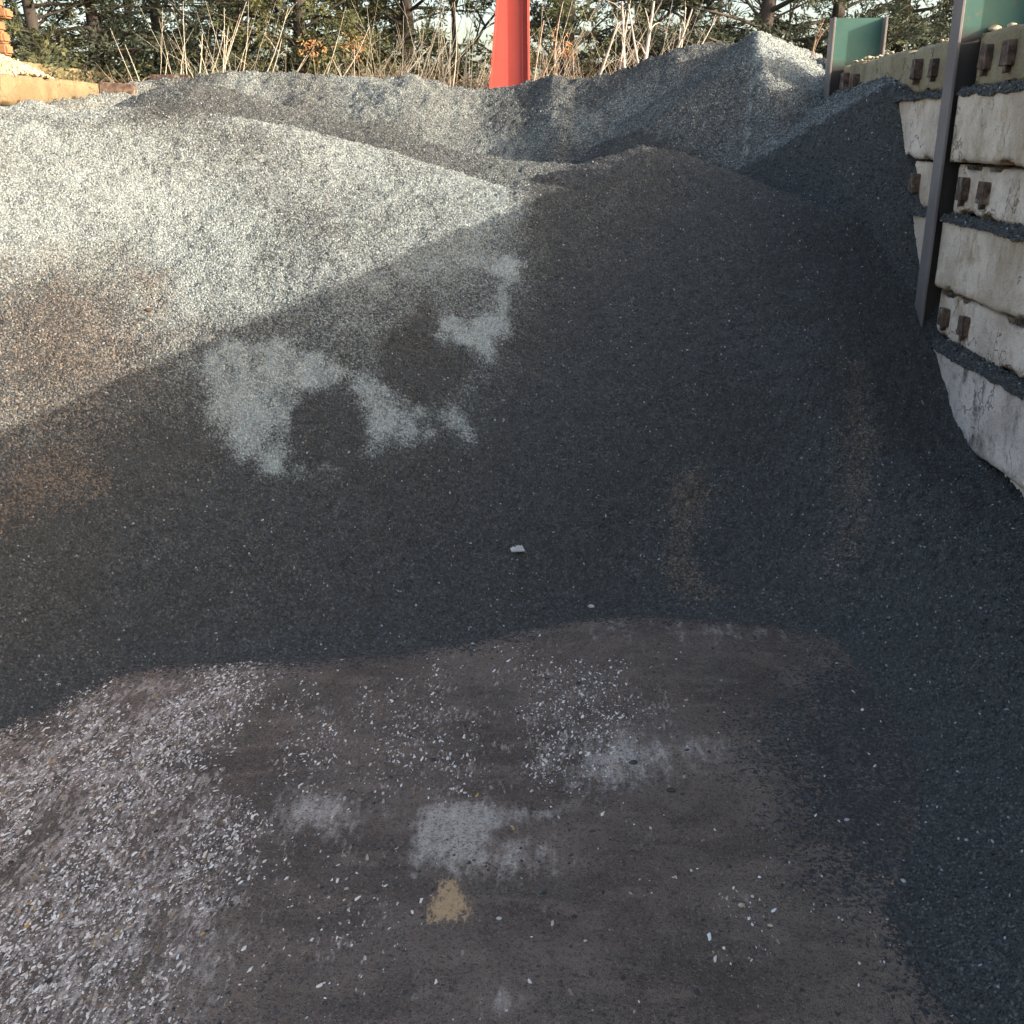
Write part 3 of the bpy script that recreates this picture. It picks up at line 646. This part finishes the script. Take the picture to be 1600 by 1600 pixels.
# ------------------------------------------------------------------ trees
def leaf_mat(name, a, b, tip):
    m = MT(name, .7, .2); r = m.n('ShaderNodeNewGeometry').outputs['Random Per Island']
    c = m.mix(r, a, b); c = m.mix(m.step(m.noise(m.pos(), .9, 3), .50, .70), c, tip)
    m.col(c); m.b.inputs['Subsurface Weight'].default_value = 0
    tr = m.n('ShaderNodeBsdfTranslucent', {'Color': c}); ms = m.n('ShaderNodeMixShader', {0: .25, 1: m.b.outputs[0], 2: tr.outputs[0]})
    out = [n for n in m.t.nodes if n.type == 'OUTPUT_MATERIAL'][0]; m.t.links.new(ms.outputs[0], out.inputs[0]); return m.m
M_LEAF = [leaf_mat('cedar_foliage', (.065, .075, .036), (.12, .125, .058), (.22, .20, .085)), leaf_mat('dark_foliage', (.045, .055, .038), (.085, .095, .060), (.12, .13, .07))]
def bark_mat(name, a, b):
    m = MT(name, .95, .1); n = m.noise(m.pos((1, 1, .2)), 14, 5); m.col(m.mix(n, a, b)).bump(n, .8, .03); return m.m
M_BARK = bark_mat('bark', (.045, .035, .028), (.11, .09, .075)); M_CANE = bark_mat('dry_cane', (.40, .33, .24), (.58, .50, .39)); M_SAP = bark_mat('sapling_bark', (.38, .31, .25), (.54, .47, .40)); M_BRUSH = bark_mat('dead_brush', (.20, .13, .085), (.36, .26, .17)); M_DEADLEAF = bark_mat('dead_leaves', (.28, .12, .05), (.42, .22, .10))
def cedar(seed, h, spread, nb, per, droop=.25, bare=.16):
    rr = random.Random(seed); V = []; F = []; LP = []
    pts = [(0, 0, -.3)]; x = y = 0
    for i in range(1, 9):
        x += rr.gauss(0, .05); y += rr.gauss(0, .05); pts.append((x, y, h*i/8))
    tube(V, F, pts, [.17*(1-i/8.6)+.012 for i in range(9)], 8)
    def trunk_at(z):
        t = max(0, min(7.99, z/h*8)); i = int(t); f = t-i
        return Vector(pts[i]).lerp(Vector(pts[i+1]), f)
    for b in range(nb):
        q = bare+(1-bare)*((b+rr.random())/nb)**1.7; z = h*q*.98
        L = spread*(1-q**1.6)*rr.uniform(.55, 1.15)+.25; a = b*2.399+rr.gauss(0, .4)
        d = Vector((math.cos(a), math.sin(a), rr.uniform(-.05, .55))); p = trunk_at(z); bp = [p.copy()]
        n = 6
        for i in range(n):
            d.z -= droop*.12; d += Vector((rr.gauss(0, .10), rr.gauss(0, .10), rr.gauss(0, .07))); p = p+d.normalized()*L/n; bp.append(p.copy())
        tube(V, F, bp, [.030*(1-i/7)*(L/2)+.005 for i in range(n+1)], 4)
        for s in range(int(3+L*4)):
            t = rr.uniform(.25, 1)*n; i = min(n-1, int(t)); p0 = bp[i].lerp(bp[i+1], t-i)
            sd = Vector((rr.gauss(0, 1), rr.gauss(0, 1), rr.gauss(-.1, .6))).normalized()+d*.6
            sl_ = rr.uniform(.18, .55)*(.5+.3*L); e = p0+sd.normalized()*sl_; e.z -= .08*rr.random()
            tube(V, F, [p0, e], [.007, .003], 3)
            for _ in range(per): 
                u = rr.uniform(.15, 1.05); LP.append((p0.lerp(e, u)+Vector((rr.gauss(0, .05), rr.gauss(0, .05), rr.gauss(0, .05))), sd))
    LV = []; LF = []
    for p, sd in LP:
        ax = (sd.normalized()+Vector((rr.gauss(0, .7), rr.gauss(0, .7), rr.gauss(.15, .6)))).normalized(); sx = ax.cross(Vector((rr.gauss(0, 1), rr.gauss(0, 1), rr.gauss(0, 1)))).normalized()
        l = rr.uniform(.08, .19); w_ = rr.uniform(.011, .026); b_ = len(LV)
        LV += [(p-sx*w_*.5)[:], (p+ax*l*.5-sx*w_)[:], (p+ax*l)[:], (p+ax*l*.5+sx*w_)[:]]; LF.append((b_, b_+1, b_+2, b_+3))
    return np_mesh('trunk', V, F, True), np_mesh('crown', LV, LF)
VAR = [cedar(11, 8.5, 2.6, 78, 29, .25, .02), cedar(12, 9.5, 2.5, 72, 28, .25, .03), cedar(13, 7.5, 3.0, 64, 25, .35, .04), cedar(14, 10, 3.0, 56, 22, .3, .09)]
for i, (tm, cm) in enumerate(VAR): tm.materials.append(M_BARK); cm.materials.append(M_LEAF[0] if i < 2 else M_LEAF[1])
TREES = [ # px, Y, variant, scale, label
 (60, 25, 0, 1.0, 'yellowish green cedar at the top left beside the timber stack'), (150, 26, 2, 1.0, 'dark cedar left of the leftmost dry canes'), (250, 28, 1, 1., 'cedar behind the leftmost slanting dry canes'),
 (372, 25.5, 3, 1., 'cedar with a stout dark trunk behind the left cane clump'), (470, 25, 0, .95, 'light green cedar between the two left cane clumps'), (560, 27, 1, 1., 'cedar behind the fan of leaning canes'), (640, 26, 0, 1., 'full cedar left of the red column'),
 (890, 25, 1, .95, 'yellow green cedar just right of the red column'), (1000, 29, 2, 1., 'dark cedar behind the bare saplings'), (1075, 27, 2, .9, 'dark cedar right of the bare saplings'), (1192, 24, 3, 1.05, 'cedar with a dark trunk directly behind the gravel peak'), (1300, 25, 2, 1., 'dark cedar behind the far green column'), (1400, 26, 3, .95, 'sparse dark cedar left of the near column above the wall'), (1500, 28, 2, 1., 'dark cedar behind the near green column'), (1610, 25, 3, 1., 'cedar at the top right corner'),
 (-60, 27, 1, 1., 'cedar partly cut off by the left edge')]
for i, (px, Yt, v, sc, lb) in enumerate(TREES):
    p = at_y(px, 100, Yt); r = empty('cedar_tree', (p.x, Yt, 3.1), lb, 'tree', 'cedars along the bank'); r.scale = (sc, sc, sc); r.rotation_euler = (0, 0, random.uniform(0, 6.28))
    tm, cm = VAR[v]; link('trunk', tm, None, r); link('crown', cm, None, r)
# farther bare trees
def bare_tree(seed, h):
    rr = random.Random(seed); V = []; F = []
    def br(p, d, L, r, dep):
        pts = [p]; n = 4
        for i in range(n):
            d = (d+Vector((rr.gauss(0, .16), rr.gauss(0, .16), rr.gauss(.04, .1)))).normalized(); p = p+d*L/n; pts.append(p)
        tube(V, F, pts, [r*(1-.5*i/n) for i in range(n+1)], 5 if dep > 1 else 3)
        if dep == 0: return
        for _ in range(4 if dep > 1 else 5):
            t = rr.uniform(.3, 1)*n; i = min(n-1, int(t)); q = pts[i].lerp(pts[i+1], t-i)
            nd = (d+Vector((rr.gauss(0, .6), rr.gauss(0, .6), rr.gauss(.1, .4)))).normalized(); br(q, nd, L*rr.uniform(.45, .7), r*.5, dep-1)
    br(Vector((0, 0, -.2)), Vector((0, 0, 1)), h*.5, .11, 4); return np_mesh('trunk', V, F, True)
BT = [bare_tree(s, 7.5) for s in (1, 2, 3)]
for b in BT: b.materials.append(M_BARK)
for i, (px, Yt, lb) in enumerate([(200, 31, 'bare grey tree seen through the cedars at the top left'), (340, 33, 'bare tree behind the left cane clump'), (600, 32, 'bare tree behind the fan of leaning canes'), (715, 30, 'bare branching tree just left of the red column'), (850, 31, 'bare tree just right of the red column'), (960, 33, 'bare tree behind the pale saplings'), (1120, 32, 'bare tree left of the gravel peak, far back'), (1260, 33, 'bare tree right of the gravel peak, far back'), (1440, 32, 'bare tree behind the wall top, far back')]):
    p = at_y(px, 100, Yt); r = empty('bare_tree', (p.x, Yt, 3.1), lb, 'tree', 'bare trees behind the cedars'); r.rotation_euler = (0, 0, i*1.3); link('trunk', BT[i % 3], None, r)

# ------------------------------------------------------------------ dry canes, saplings and brush on the bank
def stem(root, px0, py0, px1, py1, Y0, r0, bend=.06, mat=M_CANE, name='stem', twigs=0):
    a = at_y(px0, py0, Y0); b = at_y(px1, py1, Y0+random.uniform(-.5, .5)); a2 = a+(a-b)*.10; a2.z = min(a2.z, 3.45)
    L = (b-a).length; off = Vector((random.gauss(0, 1), random.gauss(0, 1), 0))*bend*L
    pts = [a2.lerp(b, i/6)+off*math.sin(math.pi*i/6) - Vector((0, 0, .02*L*(i/6)**3)) for i in range(7)]
    V = []; F = []; tube(V, F, [p-root.location for p in pts], [r0*(1-.65*i/6) for i in range(7)], 5)
    for t in range(twigs):
        u = random.uniform(.25, .95)*6; i = min(5, int(u)); q = pts[i].lerp(pts[i+1], u-i)-root.location
        d = ((pts[-1]-pts[0]).normalized()+Vector((random.gauss(0, .7), random.gauss(0, .7), random.gauss(.2, .4)))).normalized(); l = L*random.uniform(.15, .4)
        tube(V, F, [q, q+d*l*.5+Vector((0, 0, .03)), q+d*l], [r0*.4, r0*.28, r0*.12], 4)
    link(name, np_mesh(name, V, F, True), mat, root)
CL = [
 ('pair of slanting dry canes at the left, standing alone', [(215, 117, 172, 42), (222, 115, 195, 68), (247, 115, 262, 83)]),
 ('tall clump of pale dry canes left of the ridge middle', [(293, 115, 286, 0), (301, 115, 316, 52), (309, 115, 350, 50), (330, 114, 313, 82), (335, 113, 385, 0), (341, 112, 350, 10), (352, 110, 357, 40), (338, 113, 375, 20), (368, 109, 388, 0), (280, 115, 288, 70), (284, 115, 287, 85), (356, 110, 380, 82)]),
 ('two long canes leaning right beside the tall clump', [(396, 110, 450, 10), (402, 109, 440, 60), (430, 110, 496, 62), (440, 110, 480, 84)]),
 ('thin crossing canes in the middle of the ridge', [(480, 112, 515, 95), (498, 115, 540, 8), (508, 116, 580, 30), (545, 112, 520, 92), (554, 113, 554, 70)]),
 ('fan of thick dry canes leaning right before the cedars', [(568, 115, 625, 62), (588, 114, 630, 65), (595, 113, 665, 64), (605, 113, 680, 62), (612, 112, 650, 85), (645, 108, 680, 50), (640, 112, 700, 62), (655, 118, 690, 75)]),
 ('upright pale canes left of the red column', [(685, 132, 692, 60), (704, 134, 710, 0), (705, 134, 706, 25), (725, 134, 745, 0), (727, 134, 730, 40), (732, 130, 758, 65), (745, 136, 768, 105), (690, 128, 720, 30)]),
 ('crossing canes just right of the red column', [(832, 108, 872, 62), (838, 112, 890, 62), (856, 112, 852, 80), (872, 118, 880, 0), (878, 118, 868, 66), (900, 116, 895, 70), (832, 100, 850, 30), (905, 118, 960, 88)]),
]
for lb, st in CL:
    c0 = at_y(st[0][0], st[0][1], 18.9); r = empty('dry_cane_clump', (c0.x, 18.9, 3.3), lb, 'dry canes', 'dry cane clumps on the bank')
    for s in st: stem(r, *s, 18.9+random.uniform(-.3, .5), random.uniform(.009, .017), .035, twigs=random.choice((0, 1, 2, 3)))
SAP = [('pale leaning sapling left of the bare sapling pair', [(925, 115, 965, 35), (965, 35, 985, 0)], .035), ('straight pale sapling in the middle of the sapling group', [(977, 102, 972, 0)], .04), ('stoutest pale forked sapling of the group', [(1003, 98, 1022, 0), (1010, 60, 982, 5)], .05), ('sapling leaning right toward the gravel peak', [(1028, 92, 1082, 12), (1055, 68, 1120, 25), (1055, 70, 1072, 10)], .034)]
for lb, st, r0 in SAP:
    c0 = at_y(st[0][0], st[0][1], 18.5); r = empty('bare_sapling', (c0.x, 18.5, 3.3), lb, 'sapling', 'bare saplings right of the red column')
    for j, s in enumerate(st): stem(r, *s, 18.5, r0*(1 if j == 0 else .6), .03, M_SAP, 'trunk' if j == 0 else 'branch', 5)
# tangle of dead brush
V = []; F = []
for i in range(1700):
    px = random.choice((random.uniform(560, 780), random.uniform(830, 1060), random.uniform(20, 780), random.uniform(400, 780))); Yb = random.uniform(19.2, 21.5); a = at_y(px, 130, Yb); a.z = 3.3
    d = Vector((random.gauss(0, .6), random.gauss(0, .6), random.uniform(.2, 1))).normalized(); L = random.uniform(.4, 1.3); p = a+d*L*.5+Vector((0, 0, .05)); q = a+d*L+Vector((random.gauss(0, .15), 0, -.15*L))
    tube(V, F, [a, p, q], [.010, .008, .003], 3)
o = link('dead_brush', np_mesh('dead_brush', V, F), M_BRUSH); tag(o, 'tangle of dead brown brush along the bank behind the gravel ridge', 'brush', kind='stuff')
V = []; F = []
for i in range(150):
    px = random.choice((random.uniform(240, 420), random.uniform(540, 770), random.uniform(560, 770), random.uniform(835, 1060), random.uniform(835, 1060))); Yb = random.uniform(18.9, 20.5); a = at_y(px, 130, Yb); a.z = 3.3
    d = Vector((random.gauss(.1, .38), random.gauss(0, .3), 1)).normalized(); L = random.uniform(.6, 2.3); q = a+d*L+Vector((random.gauss(0, .12), 0, -.05*L)); p = a.lerp(q, .5)+Vector((random.gauss(0, .05), 0, .05))
    r_ = random.uniform(.004, .009); tube(V, F, [a, p, q], [r_, r_*.8, r_*.35], 3)
    for t in range(random.choice((0, 1, 2, 3))):
        u = random.uniform(.35, .95); b = a.lerp(q, u); e = b+(d+Vector((random.gauss(0, .7), random.gauss(0, .5), random.gauss(0, .3)))).normalized()*random.uniform(.15, .5); tube(V, F, [b, e], [r_*.5, r_*.2], 3)
o = link('dry_stalks', np_mesh('dry_stalks', V, F), M_CANE); tag(o, 'fine pale dry stalks standing among the brush on the bank', 'dry stalks', kind='stuff')
# low dark shrubs under the cedars
def shrub(seed, n, r):
    rr = random.Random(seed); V = []; F = []; LV = []; LF = []
    for i in range(26):
        d = Vector((rr.gauss(0, .7), rr.gauss(0, .7), 1)).normalized(); L = rr.uniform(.5, 1)*r; e = d*L
        tube(V, F, [Vector((0, 0, -.1)), e*.5+Vector((rr.gauss(0, .05), rr.gauss(0, .05), 0)), e], [.012, .008, .003], 3)
        for _ in range(n):
            p = e*rr.uniform(.3, 1.05)+Vector((rr.gauss(0, .12), rr.gauss(0, .12), rr.gauss(0, .12))); ax = Vector((rr.gauss(0, 1), rr.gauss(0, 1), rr.gauss(.2, 1))).normalized(); sx = ax.orthogonal().normalized(); b_ = len(LV); l = rr.uniform(.05, .11); w_ = l*.3
            LV += [(p-sx*w_*.5)[:], (p+ax*l*.5-sx*w_)[:], (p+ax*l)[:], (p+ax*l*.5+sx*w_)[:]]; LF.append((b_, b_+1, b_+2, b_+3))
    return np_mesh('stem', V, F), np_mesh('foliage', LV, LF)
SH = [shrub(5, 60, 1.5), shrub(6, 50, 1.3)]
for i, (a, b) in enumerate(SH): a.materials.append(M_BARK); b.materials.append(M_LEAF[1] if i else M_LEAF[0])
for i, (px, Yt, sc, lb) in enumerate([(40, 21.5, 1.1, 'green shrub beside the timber stack at the left'), (120, 23, 1.3, 'dark shrub behind the cream stone heap'), (215, 24, 1.3, 'dark shrub behind the pair of slanting canes'), (300, 23.5, 1.2, 'dark shrub at the foot of the tall cane clump'), (420, 23, 1.2, 'dark shrub right of the tall cane clump'), (500, 24, 1.2, 'dark shrub behind the thin crossing canes'), (575, 24, 1.1, 'dark shrub left of the cane fan'), (820, 24, .9, 'small shrub behind the red column')]):
    p = at_y(px, 110, Yt); r = empty('shrub', (p.x, Yt, 3.15), lb, 'shrub', 'shrubs along the bank'); r.scale = (sc*1.2, sc, sc); r.rotation_euler = (0, 0, i*1.1)
    a, b = SH[i % 2]; link('stem', a, None, r); link('foliage', b, None, r)
# rusty dead leaf tufts hanging in the canes
for px, py, lb in [(487, 74, 'rusty tuft of dead leaves beside the long leaning canes'), (556, 72, 'rusty upright tuft of dead leaves above the crossing canes'), (880, 78, 'rusty dead leaves among the canes right of the red column')]:
    p = at_y(px, py, 19.2); V = []; F = []
    for i in range(90):
        c = Vector((random.gauss(0, .12), random.gauss(0, .08), random.gauss(0, .10))); ax = Vector((random.gauss(0, 1), random.gauss(0, 1), random.gauss(0, 1))).normalized(); sx = ax.orthogonal().normalized(); b_ = len(V); l = random.uniform(.04, .09)
        V += [(c-sx*.008)[:], (c+ax*l*.5-sx*.012)[:], (c+ax*l)[:], (c+ax*l*.5+sx*.012)[:]]; F.append((b_, b_+1, b_+2, b_+3))
    tube(V, F, [(0, 0, -.7), (.02, 0, -.3), (0, 0, .05)], [.008, .007, .004], 4) if False else None
    r = empty('dead_fern', (p.x, p.y, 3.2), lb, 'dead plant'); link('leaves', np_mesh('leaves', V, F), M_DEADLEAF, r, (0, 0, p.z-3.2))
    V = []; F = []; tube(V, F, [(0, 0, 0), (.05, 0, (p.z-3.2)*.5), (0, 0, p.z-3.1)], [.01, .008, .004], 4); link('stalk', np_mesh('stalk', V, F), M_BRUSH, r)
# little dry weed by the far green column
p = at_y(1268, 78, 14.0); r = empty('dry_weed', p[:], 'small dry brown weed on the gravel beside the far green column', 'weed')
for j in range(5):
    V = []; F = []; d = Vector((random.gauss(.15, .2), random.gauss(0, .15), 1)).normalized(); L = random.uniform(.2, .36)
    tube(V, F, [Vector((0, 0, -.1)), d*L*.5, d*L+Vector((.03, 0, 0))], [.009, .008, .004], 4)
    for _ in range(9):
        c = d*L*random.uniform(.5, 1.05); ax = Vector((random.gauss(0, 1), random.gauss(0, 1), random.gauss(.4, 1))).normalized(); tube(V, F, [c, c+ax*.035], [.010, .003], 3)
    link('stem', np_mesh('stem', V, F), M_BRUSH, r)

# ------------------------------------------------------------------ small things on the heap and the floor
p = on_front(808, 861)
o = link('stone_slab', bev_box('stone_slab', -.05, .045, -.045, .045, -.006, .004, .002, 1), M_WHITE, None, p[:]); o.rotation_euler = (.10, .03, .28); o.location.z += .02
tag(o, 'small flat white slab lying on the dark heap near the middle', 'slab')
for i, (px, py, r, lb, m_, on) in enumerate([(990, 1193, .032, 'dark lump lying on the pale patch of the floor', M_DARKST, 0), (1049, 1236, .030, 'dark lump below right of the pale patch', M_DARKST, 0), (924, 949, .034, 'pale pinkish stone at the toe of the heap', M_WHITE, 0), (1158, 1416, .026, 'small cream stone alone on the brown floor at the right', M_CREAM, 0), (92, 1072, .026, 'grey stone on the heap toe at the left', M_WHITE, 0), (1203, 1448, .02, 'cream pebble right of the lone cream stone', M_CREAM, 0), (780, 1437, .02, 'white pebble right of the tan sand patch', M_WHITE, 0), (232, 487, .05, 'brown lump standing out of the sunlit rusty gravel', M_RUST, 1), (1328, 294, .06, 'dark lump on the heap shoulder near the wall', M_DARKST, 1)]):
    p = on_front(px, py); sq = (1.5, .9, .55) if m_ is M_DARKST else (1.2, .9, .7)
    o = link('stone', stone_mesh('stone', r*.55, 700+i, sq), m_, None, (p.x, p.y, p.z+r*.25)); o.rotation_euler = (0, 0, random.uniform(-.4, .4)); tag(o, lb, 'stone')
# crushed pale stone fragments pressed into the floor, drawn out by the scraping
sm_i = lambda x, y, A: A[np.clip(((y+2.5)/.03).astype(int), 0, A.shape[0]-1), np.clip(((x+7.6)/.03).astype(int), 0, A.shape[1]-1)]
n = 230000; xs = RNG.uniform(-4.6, 2.6, n); ys = RNG.uniform(2.2, 7.2, n)
pr = sm_i(xs, ys, streak)**1.6*np.clip(.5+3.2*fbm(xs*4, ys*1.5, 301, 3), 0, 1)*.8+.0035
kp = RNG.random(n) < pr; kp &= sm_i(xs, ys, spill) < .75; xs = xs[kp]; ys = ys[kp]; n = len(xs)
def flakes(name, xs, ys, r0, el, mat, label, cat):
    VV = []; FF = []; b = 0
    base = np.array([(-1, -.6, 0), (0, -1, 0), (1, -.5, 0), (.8, .7, 0), (0, 1, 0), (-.9, .6, 0), (0, 0, 1.)]); fc = np.array([(i, (i+1) % 6, 6) for i in range(6)])
    zz = .035*fbm(xs*.8, ys*.8, 71, 4)+.022*fbm(xs*6, ys*6, 72, 3)
    for i in range(len(xs)):
        r = min(r0*math.exp(random.gauss(0, .46)), r0*2.0); e = random.uniform(1, el); a = random.gauss(-.1, .38); c, s = math.cos(a), math.sin(a)
        q = base+RNG.uniform(-.45, .45, base.shape); q = q*np.array((r, r*e, r*random.uniform(.25, .6))); q[:6, 2] = -.003
        VV.append(np.stack([q[:, 0]*c-q[:, 1]*s+xs[i], q[:, 0]*s+q[:, 1]*c+ys[i], q[:, 2]+zz[i]+.001], -1)); FF.append(fc+b); b += 7
    o = link(name, np_mesh(name, np.concatenate(VV), np.concatenate(FF)), mat); tag(o, label, cat, kind='stuff')
def flake_mat():
    m = MT('crushed_fragment', .75, .35); r = m.n('ShaderNodeNewGeometry').outputs['Random Per Island']; r2 = m.math('FRACT', m.math('MULTIPLY', r, 37.7))
    c = m.mix(r, (.20, .155, .125), (.80, .69, .59)); c = m.mix(m.step(r2, .975, .985), c, (.46, .26, .08)); c = m.mix(m.step(r2, .10, .06), c, (.72, .68, .62)); m.col(c); return m.m
flakes('crushed_fragments', xs, ys, .0043, 3.2, flake_mat(), 'pale crushed stone fragments scraped across the floor, mostly at the left', 'stone fragments')
# loose dark gravel strewn over the floor
n = 42000; xs = RNG.uniform(-4.6, 3.2, n); ys = RNG.uniform(1.8, 7.2, n); kp = RNG.random(n) < sm_i(xs, ys, spill)**1.3*.9+.04; xs = xs[kp]; ys = ys[kp]
m = MT('strewn_gravel', .75, .35); r = m.n('ShaderNodeNewGeometry').outputs['Random Per Island']; r2 = m.math('FRACT', m.math('MULTIPLY', r, 91.7)); m.col(m.mix(m.step(r2, .965, .985), m.mix(m.math('POWER', r, 3.), (.034, .031, .028), (.11, .10, .09)), (.38, .35, .32)))
flakes('strewn_gravel', xs, ys, .0072, 1.5, m.m, 'loose dark gravel strewn over the floor around the toe of the heap', 'gravel')
